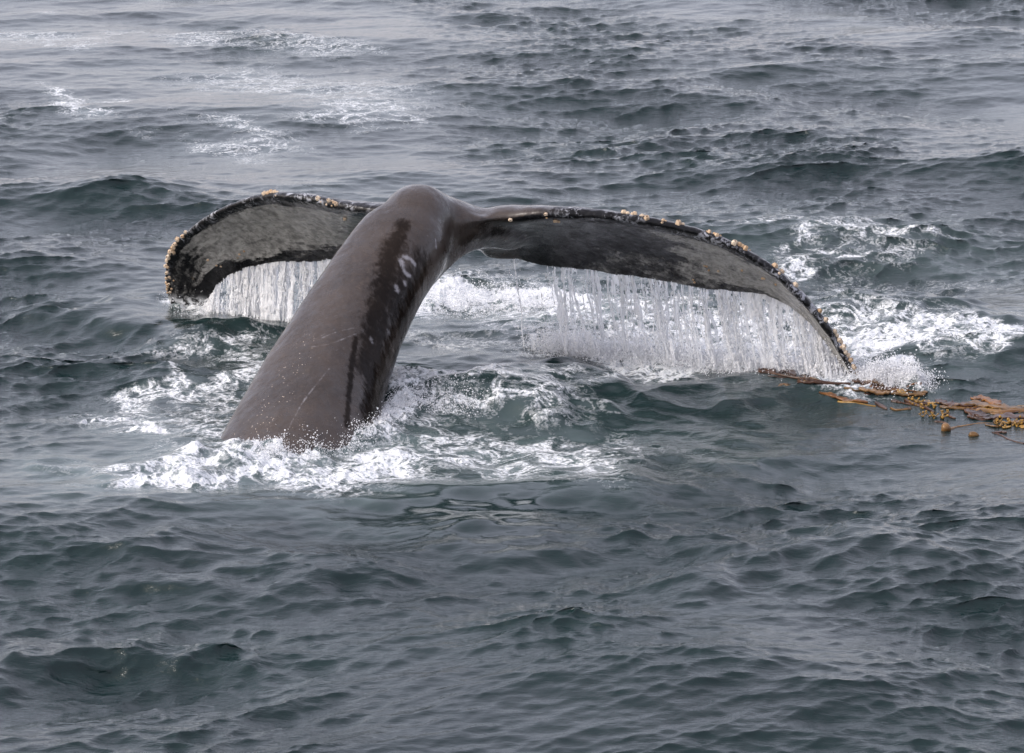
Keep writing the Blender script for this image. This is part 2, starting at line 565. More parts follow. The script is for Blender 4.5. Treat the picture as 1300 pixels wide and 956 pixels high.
def fluke_grid():
    L, T, U = [], [], []
    for i, (pl, bl, pt, bt) in enumerate(LEFT):
        L.append(at_b(*pl, bl)); T.append(at_b(*pt, bt))
    L.append(sbz(-0.24, 0.92, 0.93)); T.append(sbz(-0.2, 0.13, 0.58))
    L.append(sbz(0.0, 0.98, 0.92)); T.append(sbz(-0.02, 0.2, 0.55))
    L.append(sbz(0.20, 0.90, 0.94)); T.append(sbz(0.17, 0.12, 0.56))
    for (pl, bl, pt, bt) in RIGHT:
        L.append(at_b(*pl, bl)); T.append(at_b(*pt, bt))
    n = 360
    L, T = crom(L, n), crom(T, n)
    s = np.array([(p - O_PT) @ S_AX for p in (L + T) / 2])
    # ragged trailing edge
    rag = fbm(np.stack([s * 9, s * 0, s * 0 + 3.3], 1), 4, 0.65) * 0.024
    ch = T - L
    chl = np.linalg.norm(ch, axis=1)
    T = T + ch / chl[:, None] * (rag * sstep(0.35, 0.6, np.abs(s)))[:, None]
    ch = T - L
    tan = np.gradient((L + T) / 2, axis=0)
    tan /= np.linalg.norm(tan, axis=1)[:, None]
    nor = np.cross(tan, ch / np.linalg.norm(ch, axis=1)[:, None])
    nor *= np.sign(nor[:, 2] + 0.5 * nor[:, 1])[:, None]           # dorsal side
    nor /= np.linalg.norm(nor, axis=1)[:, None]
    a = np.clip(np.abs(s) / 2.2, 0, 1)
    hmax = np.interp(a, [0, 0.12, 0.25, 0.5, 0.75, 0.9, 1], [0.125, 0.105, 0.078, 0.064, 0.05, 0.038, 0.028])
    m = 34
    v = (1 - np.cos(np.linspace(0, math.pi, m))) / 2
    prof = 1.68 * np.sqrt(v) * (1 - v) ** 1.15 * 1.15
    rows, par = [], []
    for side in (1, -1):
        vv = v if side > 0 else v[::-1][1:-1]
        pp = prof if side > 0 else prof[::-1][1:-1]
        mid = L[:, None, :] + ch[:, None, :] * vv[None, :, None]
        camb = (0.16 * chl * (1 - 0.35 * a))[:, None] * (4 * vv * (1 - vv))[None, :] * 0.55
        th = hmax[:, None] * (pp * (1.0 if side > 0 else 0.72))[None, :] + 0.008
        rows.append(mid + nor[:, None, :] * (camb + side * th)[:, :, None])
        par.append(np.stack([np.repeat(s[:, None], len(vv), 1), np.repeat(vv[None, :], n, 0), np.full((n, len(vv)), side)], -1))
    G = np.concatenate(rows, 1)
    Q = np.concatenate(par, 1)
    return G, Q, L, T, s


def loft(G):
    """closed-ring loft, capped with fans"""
    n, k, _ = G.shape
    V = G.reshape(-1, 3)
    i = np.arange(n - 1)[:, None] * k
    j = np.arange(k)[None, :]
    j2 = (j + 1) % k
    Fq = np.stack([i + j, i + j2, i + k + j2, i + k + j], -1).reshape(-1, 4)
    V = np.concatenate([V, G[0].mean(0)[None], G[-1].mean(0)[None]])
    tris = []
    for a in range(k):
        tris.append((n * k, (a + 1) % k, a))
        tris.append((n * k + 1, (n - 1) * k + a, (n - 1) * k + (a + 1) % k))
    return V, Fq, tris


def ring_tube(C, A, N, ra, rn, k=56, keel=None):
    """sections: centre C, axes A and N, radii ra and rn; keel sharpens the -A side"""
    th = np.linspace(0, 2 * math.pi, k, endpoint=False)
    G = []
    for i in range(len(C)):
        ke = 0 if keel is None else keel[i]
        ca, sa = np.cos(th), np.sin(th)
        w = 1 - ke * np.clip(-ca, 0, 1) ** 1.5
        G.append(C[i] + A[i] * (ra[i] * ca)[:, None] + N[i] * (rn[i] * sa * w)[:, None])
    return np.array(G)


def peduncle_grid():
    # left (dorsal) and right (ventral) outline pixels, matched across the axis
    st = [((150, 810), (425, 905)), ((215, 695), (452, 775)), ((274, 567), (476, 640)), ((326, 474), (485, 527)), ((368, 408), (502, 462)),
          ((408, 346), (529, 400)), ((440, 300), (552, 360)), ((468, 268), (568, 334)), ((494, 262), (566, 306)), ((515, 268), (550, 288))]
    C, A, N, ra, rn = [], [], [], [], []
    for l, r in st:
        c = (np.array(l) + np.array(r)) / 2
        d = ray(*c)
        # plane y = 19.62 + 1.36 z
        nrm = np.array([0, 1, -1.36])
        t = (19.62 - CAM @ nrm) / (d @ nrm)
        p = CAM + d * t
        e = (np.array(r) - np.array(l))
        w = np.linalg.norm(e)
        ax = RGT * e[0] / w - UPV * e[1] / w
        C.append(p); A.append(ax); ra.append(0.5 * w * t / F_PX)
    C, A, ra = np.array(C), np.array(A), np.array(ra)
    n = 90
    C, A = crom(C, n), crom(A, n)
    ra = crom(ra[:, None], n)[:, 0]
    tan = np.gradient(C, axis=0)
    tan /= np.linalg.norm(tan, axis=1)[:, None]
    A /= np.linalg.norm(A, axis=1)[:, None]
    N = np.cross(A, tan)
    N /= np.linalg.norm(N, axis=1)[:, None]
    rn = ra * np.interp(np.linspace(0, 1, n), [0, 0.6, 1], [0.72, 0.78, 0.9])
    kl = np.interp(np.linspace(0, 1, n), [0, 0.3, 0.8, 1], [0.45, 0.45, 0.35, 0.15])
    return ring_tube(C, A, N, ra, rn, keel=kl)


def stock_grid():
    # the tail stock: rolls over the hump and flattens into the flukes
    hump = depth(527, 287, 20.86)
    c0 = depth(508, 325, 20.66)
    C = np.array([c0, hump, hump + (-B_AX) * 0.14 + np.array([0, 0, -0.01]), sbz(-0.06, 0.72, 0.86), sbz(-0.03, 0.5, 0.78), sbz(-0.02, 0.3, 0.68)])
    la = np.array([0.15, 0.215, 0.24, 0.30, 0.36, 0.34])
    th = np.array([0.15, 0.235, 0.215, 0.15, 0.09, 0.04])
    n = 60
    C = crom(C, n)
    la, th = crom(la[:, None], n)[:, 0], crom(th[:, None], n)[:, 0]
    tan = np.gradient(C, axis=0)
    tan /= np.linalg.norm(tan, axis=1)[:, None]
    A = np.repeat(S_AX[None], n, 0)
    N = np.cross(tan, A)
    N /= np.linalg.norm(N, axis=1)[:, None]
    A = np.cross(N, tan)
    return ring_tube(C, A, N, la, th)


def web_grid():
    # the skin fold that carries the underside of the stock out into the right fluke
    pts = [((488, 408), 20.50, 0.05), ((522, 368), 20.70, 0.085), ((554, 334), 20.84, 0.09), ((584, 314), 21.0, 0.07), ((618, 309), 21.18, 0.048), ((655, 318), 21.34, 0.026)]
    C = crom(np.array([depth(p[0], p[1], y) for p, y, r in pts]), 50)
    r = crom(np.array([[q[2]] for q in pts]), 50)[:, 0]
    tan = np.gradient(C, axis=0)
    tan /= np.linalg.norm(tan, axis=1)[:, None]
    A = np.cross(tan, FWD)
    A /= np.linalg.norm(A, axis=1)[:, None]
    return ring_tube(C, A, np.cross(A, tan), r, r * 0.75, 32)


def build_whale_mesh():
    G, Q, L, T, s = fluke_grid()
    bm = bmesh.new()
    for grid in (G, peduncle_grid(), stock_grid(), web_grid()):
        V, Fq, tris = loft(grid)
        vs = [bm.verts.new(p) for p in V]
        for f in Fq:
            bm.faces.new([vs[i] for i in f])
        for f in tris:
            bm.faces.new([vs[i] for i in f])
    bmesh.ops.recalc_face_normals(bm, faces=bm.faces)
    me = bpy.data.meshes.new('whale_raw')
    bm.to_mesh(me)
    bm.free()
    o = bpy.data.objects.new('whale_raw', me)
    COL.objects.link(o)
    md = o.modifiers.new('r', 'REMESH')
    md.mode, md.voxel_size, md.use_smooth_shade = 'VOXEL', 0.0095, True
    dg = bpy.context.evaluated_depsgraph_get()
    out = bpy.data.meshes.new_from_object(o.evaluated_get(dg))
    bpy.data.objects.remove(o)
    bpy.data.meshes.remove(me)
    nv = len(out.vertices)
    V = np.empty(nv * 3, np.float32)
    out.vertices.foreach_get('co', V)
    V = V.reshape(-1, 3).astype(float)
    E = np.empty(len(out.edges) * 2, np.int32)
    out.edges.foreach_get('vertices', E)
    E = E.reshape(-1, 2)
    deg = np.bincount(E.ravel(), minlength=nv).astype(float)

    def lap(X):
        R = np.empty_like(X)
        for c in range(3):
            R[:, c] = (np.bincount(E[:, 0], X[E[:, 1], c], nv) + np.bincount(E[:, 1], X[E[:, 0], c], nv)) / deg
        return R
    rel = V - O_PT
    ss, bb = rel @ S_AX, rel @ B_AX
    root = np.exp(-((ss + 0.0) / 0.48) ** 4) * sstep(0.10, 0.40, bb) * (1 - sstep(1.55, 1.85, bb))
    for it in range(130):
        w = 0.5 * root
        if it < 5:
            w = np.maximum(w, 0.35)
        V += (lap(V) - V) * w[:, None]
    # fluke parameters for every vertex
    kd = KDTree(G.shape[0] * G.shape[1])
    Gf, Qf = G.reshape(-1, 3), Q.reshape(-1, 3)
    for i, p in enumerate(Gf):
        kd.insert(p, i)
    kd.balance()
    hit = np.array([kd.find(p)[1:] for p in V])
    qi = hit[:, 0].astype(int)
    dist = hit[:, 1]
    sv, vv, side = Qf[qi, 0], Qf[qi, 1], Qf[qi, 2]
    onf = 1 - sstep(0.03, 0.10, dist)
    # knobs on the leading edge, gentle dents on the skin
    out.vertices.foreach_set('co', V.astype(np.float32).ravel())
    out.update()
    nn = np.empty(nv * 3, np.float32)
    out.vertices.foreach_get('normal', nn)
    nn = nn.reshape(-1, 3)
    le = onf * (1 - sstep(0.05, 0.16, vv)) * sstep(0.35, 0.7, np.abs(sv))
    V += nn * (0.006 * le * fbm(V * 16, 3) + 0.0035 * fbm(V * 6 + 9, 3) + 0.0015 * fbm(V * 26, 2))[:, None]
    out.vertices.foreach_set('co', V.astype(np.float32).ravel())
    out.update()
    out.polygons.foreach_set('use_smooth', np.ones(len(out.polygons), bool))
    return out, V, sv, vv, side, onf, le, L, T, s


wm, WV, w_s, w_v, w_side, w_on, w_le, LE, TE, ST = build_whale_mesh()
polys = np.empty(len(wm.loops), np.int32)
wm.loops.foreach_get('vertex_index', polys)
BVH = BVHTree.FromPolygons([tuple(p) for p in WV], [tuple(polys[p.loop_start:p.loop_start + p.loop_total]) for p in wm.polygons])


def on_whale(px, py):
    d = Vector(ray(px, py)).normalized()
    h = BVH.ray_cast(Vector(CAM), d)
    return (np.array(h[0]), np.array(h[1])) if h[0] is not None else None


def whale_line(pts, n=40):
    P = crom(np.array(pts, float), n)
    r = [on_whale(*p) for p in P]
    return np.array([q[0] for q in r if q is not None])


def blob(pts, w, n=30):
    l = whale_line(pts, n)
    if len(l) < 2:
        return np.zeros(len(WV))
    return np.exp(-(seg_dist(WV, l) / w) ** 2)


# pigment, wear, painted shade, sheen and glint fixed to the skin
lower = (w_side < 0) * w_on
a_s = np.abs(w_s)
n_str = fbm(np.stack([w_s * 2.2 + w_v * 1.5, w_v * 9, w_s * 0], 1), 5, 0.6)
right = (w_s > 0)
inner = np.where(right, sstep(0.95, 1.55, a_s + 0.25 * n_str - 0.25 * (w_v - 0.4)), sstep(0.35, 0.95, a_s + 0.2 * n_str))
chord = sstep(0.10, 0.20, w_v + 0.10 * n_str) * (1 - sstep(np.where(right, 0.86, 0.74), np.where(right, 1.0, 0.95), w_v + 0.34 * n_str + 0.1 * np.sin(w_s * 5)))
tipd = np.where(right, 1, 1 - 0.75 * sstep(1.95, 2.2, a_s + 0.15 * n_str))
pale = lower * inner * chord * tipd
mid = lower * right * sstep(0.42, 0.74, w_v + 0.18 * n_str) * sstep(0.45, 0.9, a_s) * 0.32  # grey sheen of reflected water, put into the colour
pale = np.maximum(pale, mid)
attr(wm, 'pale', pale)
attr(wm, 'edge', w_le)
attr(wm, 'span', w_s)
attr(wm, 'chord', w_v)
dark = np.zeros(len(WV))  # wetness plus painted shade darkening the right flank
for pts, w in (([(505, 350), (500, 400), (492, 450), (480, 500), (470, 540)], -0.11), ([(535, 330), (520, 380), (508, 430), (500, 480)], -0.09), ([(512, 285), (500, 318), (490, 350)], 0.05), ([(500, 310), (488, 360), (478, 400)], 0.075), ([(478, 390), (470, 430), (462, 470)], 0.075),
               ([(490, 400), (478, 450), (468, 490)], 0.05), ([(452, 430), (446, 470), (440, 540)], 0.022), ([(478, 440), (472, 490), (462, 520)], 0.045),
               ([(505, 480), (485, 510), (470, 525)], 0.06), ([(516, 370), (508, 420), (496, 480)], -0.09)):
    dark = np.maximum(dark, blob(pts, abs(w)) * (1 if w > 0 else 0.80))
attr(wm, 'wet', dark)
scar_glint = np.zeros(len(WV))
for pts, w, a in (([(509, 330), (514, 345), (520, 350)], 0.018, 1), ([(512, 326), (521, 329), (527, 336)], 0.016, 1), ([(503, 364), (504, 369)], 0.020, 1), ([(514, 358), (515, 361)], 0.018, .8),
                  ([(471, 430), (472, 434)], 0.018, .7), ([(492, 420), (493, 424)], 0.022, .5), ([(553, 304), (554, 316)], 0.007, 1), ([(541, 296), (543, 300)], 0.012, .5),  # the thin bright upright mark is a painted glint
                  ([(395, 437), (420, 424), (450, 416)], 0.006, .55), ([(398, 431), (425, 418)], 0.005, .5), ([(396, 440), (420, 436), (456, 422)], 0.006, .55),
                  ([(360, 556), (385, 510), (418, 468)], 0.006, .6), ([(404, 406), (430, 400), (452, 392)], 0.005, .4), ([(413, 450), (440, 440)], 0.005, .35)):
    scar_glint = np.maximum(scar_glint, a * blob(pts, w))
attr(wm, 'scar_glint', scar_glint)
speck = np.maximum(blob([(300, 560), (330, 535), (360, 490), (385, 440)], 0.16), 0.7 * blob([(340, 560), (400, 540)], 0.2))
attr(wm, 'speck', np.maximum(speck, 0.25))
foamy = (1 - sstep(0.0, 0.10, WV[:, 2]))
attr(wm, 'wash', foamy * w_on)


def whale_material():
    t = NT('whale_skin')
    co = t.coords()
    pale, edge, wet, scar_glint, speck = (t.attr(k) for k in ('pale', 'edge', 'wet', 'scar_glint', 'speck'))
    cx = t.n('ShaderNodeCombineXYZ')
    t.set(cx.inputs[0], t.attr('span'))
    t.set(cx.inputs[1], t.math('MULTIPLY', t.attr('chord'), 0.8))
    uv = cx.outputs[0]
    big = t.noise(co, 3.0, 5, 0.6, 0.4)
    fine = t.noise(co, 40.0, 5, 0.65)
    skin = t.mix(t.ramp(big, 0.3, 0.7), (0.023, 0.0165, 0.0125), (0.043, 0.0315, 0.0245))
    skin = t.mix(t.ramp(fine, 0.3, 0.75, 0.0, 0.35), skin, (0.045, 0.036, 0.032))
    mot = t.noise(t.coords((1.6, 1.6, 0.9), (0.35, -0.25, 0)), 8.0, 6, 0.7, 0.6)
    skin = t.mix(t.ramp(mot, 0.50, 0.72, 0.0, 0.6), skin, (0.014, 0.0105, 0.008))
    skin = t.mix(t.ramp(mot, 0.46, 0.30, 0.0, 0.45), skin, (0.068, 0.052, 0.042))
    # runs of smooth dark wet skin with ragged edges; flank shade and reflection painted in
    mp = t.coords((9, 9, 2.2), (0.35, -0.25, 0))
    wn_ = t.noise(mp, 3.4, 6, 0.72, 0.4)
    wet_shade_m = t.ramp(t.math('ADD', wet, t.math('MULTIPLY', t.math('SUBTRACT', wn_, 0.5), 2.0)), 0.10, 0.95)
    skin = t.mix(wet_shade_m, skin, t.mix(t.ramp(big, 0.35, 0.65), (0.006, 0.004, 0.003), (0.014, 0.010, 0.0075)))
    flk = t.ramp(t.math('ADD', t.attr('chord'), 0.0), -1.0, 2.0)
    # flukes: black skin with pale pigment and painted sheen broken into strokes
    onf = t.attr('fluke')
    black = t.mix(t.ramp(fine, 0.3, 0.7), (0.005, 0.005, 0.0055), (0.011, 0.011, 0.012))
    skin = t.mix(onf, skin, black)
    st1 = t.noise(uv, 9.0, 6, 0.7, 1.2)
    st2 = t.noise(co, 26.0, 5, 0.7, 0.5)
    pm = t.ramp(t.math('ADD', pale, t.math('ADD', t.math('MULTIPLY', t.math('SUBTRACT', st1, 0.5), 0.75), t.math('MULTIPLY', t.math('SUBTRACT', st2, 0.5), 0.65))), 0.18, 0.72)
    pm = t.math('MULTIPLY', pm, t.ramp(pale, 0.02, 0.25))
    grey = t.mix(t.ramp(t.math('ADD', t.math('MULTIPLY', st1, 0.6), t.math('MULTIPLY', st2, 0.4)), 0.36, 0.62), (0.13, 0.126, 0.118), (0.41, 0.40, 0.375))
    rake = t.n('ShaderNodeMapping')
    rake.inputs['Scale'].default_value = (3.0, 16.0, 1.0)
    rake.inputs['Rotation'].default_value = (0, 0, 0.6)
    t.set(rake.inputs[0], uv)
    rk = t.ramp(t.noise(rake.outputs[0], 1.0, 5, 0.7, 0.8), 0.60, 0.70)
    grey = t.mix(t.math('MULTIPLY', rk, 0.75), grey, (0.03, 0.03, 0.03))
    dashes = t.ramp(t.noise(t.coords((2.2, 2.2, 9.0), (0.0, 0.5, 0.0)), 5.0, 4, 0.7, 0.4), 0.62, 0.68)
    grey = t.mix(t.math('MULTIPLY', dashes, 0.7), grey, (0.03, 0.03, 0.03))
    skin = t.mix(pm, skin, grey)
    yel = t.math('MULTIPLY', t.ramp(t.noise(co, 17.0, 2, 0.5), 0.73, 0.78), t.math('MULTIPLY', pm, 0.6))
    skin = t.mix(yel, skin, (0.32, 0.20, 0.07))
    # scuffed leading edge
    sc = t.noise(co, 22.0, 6, 0.75, 0.8)
    em = t.math('MULTIPLY', edge, t.math('MULTIPLY', t.ramp(sc, 0.50, 0.60), t.ramp(t.noise(co, 5.0, 3, 0.6), 0.42, 0.6)))
    skin = t.mix(t.math('MULTIPLY', em, 0.75), skin, (0.42, 0.43, 0.47))
    # scars with one painted glint, specks
    sm = t.ramp(t.math('ADD', t.math('MULTIPLY', scar_glint, 0.75), t.math('MULTIPLY', t.math('SUBTRACT', st2, 0.5), 1.3)), 0.2, 0.85, 0.0, 0.6)
    sm = t.math('MULTIPLY', sm, t.ramp(scar_glint, 0.02, 0.3))
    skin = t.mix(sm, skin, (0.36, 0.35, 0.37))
    vd = t.voro(co, 46.0)
    sp = t.math('MULTIPLY', t.ramp(vd, 0.10, 0.17, 1.0, 0.0), t.ramp(t.math('MULTIPLY', speck, t.noise(co, 12.0, 3, 0.6)), 0.30, 0.46))
    sp = t.math('MULTIPLY', sp, t.math('SUBTRACT', 1.0, onf, clamp=True))
    skin = t.mix(sp, skin, (0.40, 0.33, 0.27))
    skin = t.mix(t.math('MULTIPLY', t.attr('wash'), t.ramp(st2, 0.42, 0.56)), skin, (0.7, 0.72, 0.73))
    rough = t.math('ADD', t.ramp(t.noise(co, 7.0, 5, 0.7), 0.35, 0.65, 0.14, 0.40), t.math('MULTIPLY', wet_shade_m, -0.20))
    rough = t.math('ADD', rough, t.math('MULTIPLY', onf, -0.06))
    n = t.bump(t.math('ADD', fine, t.math('MULTIPLY', sp, 0.8)), 0.16, 0.01)
    n = t.bump(t.noise(t.coords((5, 5, 1.6), (0.35, -0.25, 0)), 3.0, 5, 0.6), 0.22, 0.02, n)
    return t.done(t.bsdf(skin, rough, n, IOR=1.42, Coat_Weight=t.math('MULTIPLY', t.ramp(mot, 0.40, 0.62, 0.0, 0.35), t.ramp(wet_shade_m, 0.0, 0.5, 1.0, 0.0)), Coat_Roughness=0.12, Specular_IOR_Level=t.ramp(t.math('MAXIMUM', wet_shade_m, t.math('MULTIPLY', onf, 0.75)), 0, 1, 0.5, 0.12)))


fl = np.maximum(w_on * sstep(0.28, 0.55, a_s + 0.08 * n_str), w_on * (w_side < 0) * sstep(0.10, 0.30, a_s + 0.1 * n_str))
attr(wm, 'fluke', fl)
whale = link('whale', None, label='diving humpback whale, brown tail stock arching out of the sea with both barnacled flukes drooping', cat='whale')
whale.empty_display_size = 0.5
bx, by = ground(390, 545)[:2]
whale.location = (bx, by, 0)
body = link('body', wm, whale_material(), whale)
body.location = (-bx, -by, 0)


# ------------------------------------------------------------------ barnacles
def barnacle_mesh():
    bm = bmesh.new()
    k = 10
    prof = [(1.0, -0.25), (0.92, 0.25), (0.66, 0.80), (0.46, 0.88), (0.34, 0.62), (0.0, 0.50)]
    rings = []
    for r, z in prof[:-1]:
        rings.append([bm.verts.new((r * (1 + (0.13 if i % 2 else -0.05)) * math.cos(2 * math.pi * i / k), r * (1 + (0.13 if i % 2 else -0.05)) * math.sin(2 * math.pi * i / k), z)) for i in range(k)])
    for a, b in zip(rings[:-1], rings[1:]):
        for i in range(k):
            bm.faces.new((a[i], a[(i + 1) % k], b[(i + 1) % k], b[i]))
    bm.faces.new(rings[-1])
    me = bpy.data.meshes.new('barnacle')
    bm.to_mesh(me)
    bm.free()
    return me


def barnacle_material():
    t = NT('barnacle_shell')
    oi = t.n('ShaderNodeObjectInfo')
    co = t.coords()
    z = t.n('ShaderNodeSeparateXYZ')
    t.set(z.inputs[0], co)
    x2 = t.math('ADD', t.math('MULTIPLY', z.outputs[0], z.outputs[0]), t.math('MULTIPLY', z.outputs[1], z.outputs[1]))
    shell = t.mix(oi.outputs['Random'], (0.50, 0.33, 0.18), (0.72, 0.62, 0.48))
    shell = t.mix(t.ramp(t.noise(co, 4.0, 4, 0.7), 0.45, 0.65), shell, (0.36, 0.21, 0.11))
    col = t.mix(t.ramp(x2, 0.10, 0.20, 1.0, 0.0), shell, (0.10, 0.05, 0.03))
    return t.done(t.bsdf(col, 0.5, t.bump(t.noise(co, 6.0, 3), 0.4, 0.1)))


BM, BMAT = barnacle_mesh(), barnacle_material()
BM.materials.append(BMAT)


def barnacle(px, py, r_px):
    h = on_whale(px, py)
    for k in range(1, 8):
        if h is not None:
            break
        h = on_whale(px - (1 if px > 600 else -1) * k, py + k)
    if h is None:
        return
    p, n = h
    r = 0.88 * r_px * 21.3 / F_PX
    o = bpy.data.objects.new('barnacle', BM)
    COL.objects.link(o)
    o.parent = whale
    q = Vector(n).to_track_quat('Z', 'Y')
    o.rotation_euler = q.to_euler()
    o.scale = (r, r * random.uniform(0.85, 1.1), r * random.uniform(0.8, 1.25))
    o.location = Vector(p) - whale.location + Vector(n) * r * 0.1


SPOTS = [(648, 279, 3.2), (693, 272, 3), (705, 280, 3.2), (709, 281, 2.8), (794, 268, 4), (798, 270, 3), (808, 270, 3.6), (806, 269, 3), (821, 277, 4.2), (843, 279, 2.6),
         (822, 267, 2.4), (864, 281, 4.6), (868, 284, 3), (904, 291, 3.6), (914, 295, 3.6), (911, 293, 2.5), (935, 306, 4.8), (941, 308, 4.2), (946, 309, 3.4), (949, 313, 4.2),
         (983, 338, 4.8), (994, 343, 3.8), (1000, 339, 2.2), (1016, 355, 4.2), (1036, 370, 3.2), (1041, 375, 4), (1047, 388, 3.6), (1054, 392, 2.4), (1053, 401, 4.2),
         (1066, 414, 3.6), (1068, 420, 3.8), (1072, 425, 4.4), (1076, 424, 4), (1070, 431, 4), (1077, 433, 4.2), (1073, 438, 4), (1079, 441, 3.6), (1080, 447, 3.8), (1084, 452, 4), (1080, 456, 3.5),
         (1088, 460, 3.6), (1085, 466, 3.4), (1091, 470, 3.2),
         (332, 242, 3.6), (336, 240, 3.4), (341, 241, 3.6), (346, 241, 3.4), (339, 244, 3), (345, 244, 2.8), (329, 241, 2.6), (404, 252, 4), (418, 255, 3.6), (427, 259, 3.8), (424, 257, 2.6),
         (438, 277, 3.2), (248, 270, 2.8), (229, 288, 3.4), (226, 294, 3.4), (222, 300, 4), (219, 306, 3.8), (224, 303, 3.4), (216, 311, 4), (221, 312, 3.4), (213, 317, 4.2), (218, 319, 3.2),
         (211, 323, 4), (210, 329, 3.6), (214, 328, 3), (209, 336, 3.4), (213, 339, 2.8), (212, 346, 3), (215, 352, 2.6), (213, 364, 2.6), (216, 371, 2.4), (264, 330, 2.0), (275, 337, 1.8), (310, 319, 1.8),
         (897, 338, 2.0), (912, 344, 2.0), (880, 355, 1.7), (942, 343, 1.8), (968, 353, 2.2), (985, 361, 2.0)]
for sp_ in SPOTS:
    barnacle(*sp_)
    for _ in range(random.choice((0, 0, 1, 2))):
        barnacle(sp_[0] + random.uniform(-6, 6), sp_[1] + random.uniform(-1, 5), random.uniform(1.2, 2.3))
for _ in range(16):                                        # smaller ones crowding the left tip
    a = random.random()
    barnacle(226 - 17 * math.sin(a * 1.8) + random.uniform(-2, 6), 292 + 75 * a, random.uniform(1.6, 2.8))


# ------------------------------------------------------------------ falling water
def falling_material(name, alpha, tint=(0.95, 0.955, 0.965)):
    t = NT(name)
    co = t.coords((1, 1, 0.22))
    n1 = t.noise(co, 34.0, 4, 0.65, 0.3)
    n2 = t.noise(t.coords(), 75.0, 3, 0.7)
    nrm = t.bump(t.math('ADD', n1, t.math('MULTIPLY', n2, 0.6)), 0.8, 0.02)
    white = t.bsdf(tint, 0.16, nrm, IOR=1.33, Subsurface_Weight=0.0)
    tr = t.n('ShaderNodeBsdfTranslucent')
    t.set(tr.inputs['Color'], tint)
    m0 = t.n('ShaderNodeMixShader')
    m0.inputs[0].default_value = 0.5
    t.t.links.new(white, m0.inputs[1]); t.t.links.new(tr.outputs[0], m0.inputs[2])
    rf = t.n('ShaderNodeBsdfRefraction')
    rf.inputs['IOR'].default_value = 1.12
    rf.inputs['Roughness'].default_value = 0.12
    t.set(rf.inputs['Normal'], nrm)
    t.set(rf.inputs['Color'], (0.97, 0.985, 0.99))
    m1 = t.n('ShaderNodeMixShader')
    k = t.ramp(n1, 0.38, 0.66, alpha[0], alpha[1])
    t.set(m1.inputs[0], k)
    t.t.links.new(rf.outputs[0], m1.inputs[1]); t.t.links.new(m0.outputs[0], m1.inputs[2])
    return t.done(m1.outputs[0])


M_SHEET = falling_material('falling_water_film', (0.6, 1.0))
M_STRAND = falling_material('falling_water_strand', (0.8, 1.0), (0.96, 0.965, 0.975))
M_DROP = falling_material('spray_drops', (0.95, 1.0), (0.95, 0.955, 0.965))

ICO = None


def drops_mesh(name, C, R, stretch=None):
    """many small droplets in one mesh"""
    global ICO
    if ICO is None:
        b = bmesh.new()
        bmesh.ops.create_uvsphere(b, u_segments=5, v_segments=3, radius=1)
        bmesh.ops.triangulate(b, faces=b.faces)
        b.verts.index_update()
        ICO = (np.array([v.co[:] for v in b.verts]), np.array([[v.index for v in f.verts] for f in b.faces]))
        b.free()
    v, f = ICO
    C = np.asarray(C); R = np.asarray(R)
    sc = np.repeat(R[:, None], 3, 1)
    if stretch is not None:
        sc[:, 2] *= stretch
    V = (C[:, None, :] + v[None] * sc[:, None, :]).reshape(-1, 3)
    Fq = (f[None] + (np.arange(len(C)) * len(v))[:, None, None]).reshape(-1, 3)
    return mesh_np(name, V, Fq)


def te_at(pxs):
    """points of the trailing edge whose picture column is px"""
    d = TE - CAM
    col = 650 + F_PX * (d @ RGT) / (d @ FWD)
    return col


TE_COL = te_at(None)


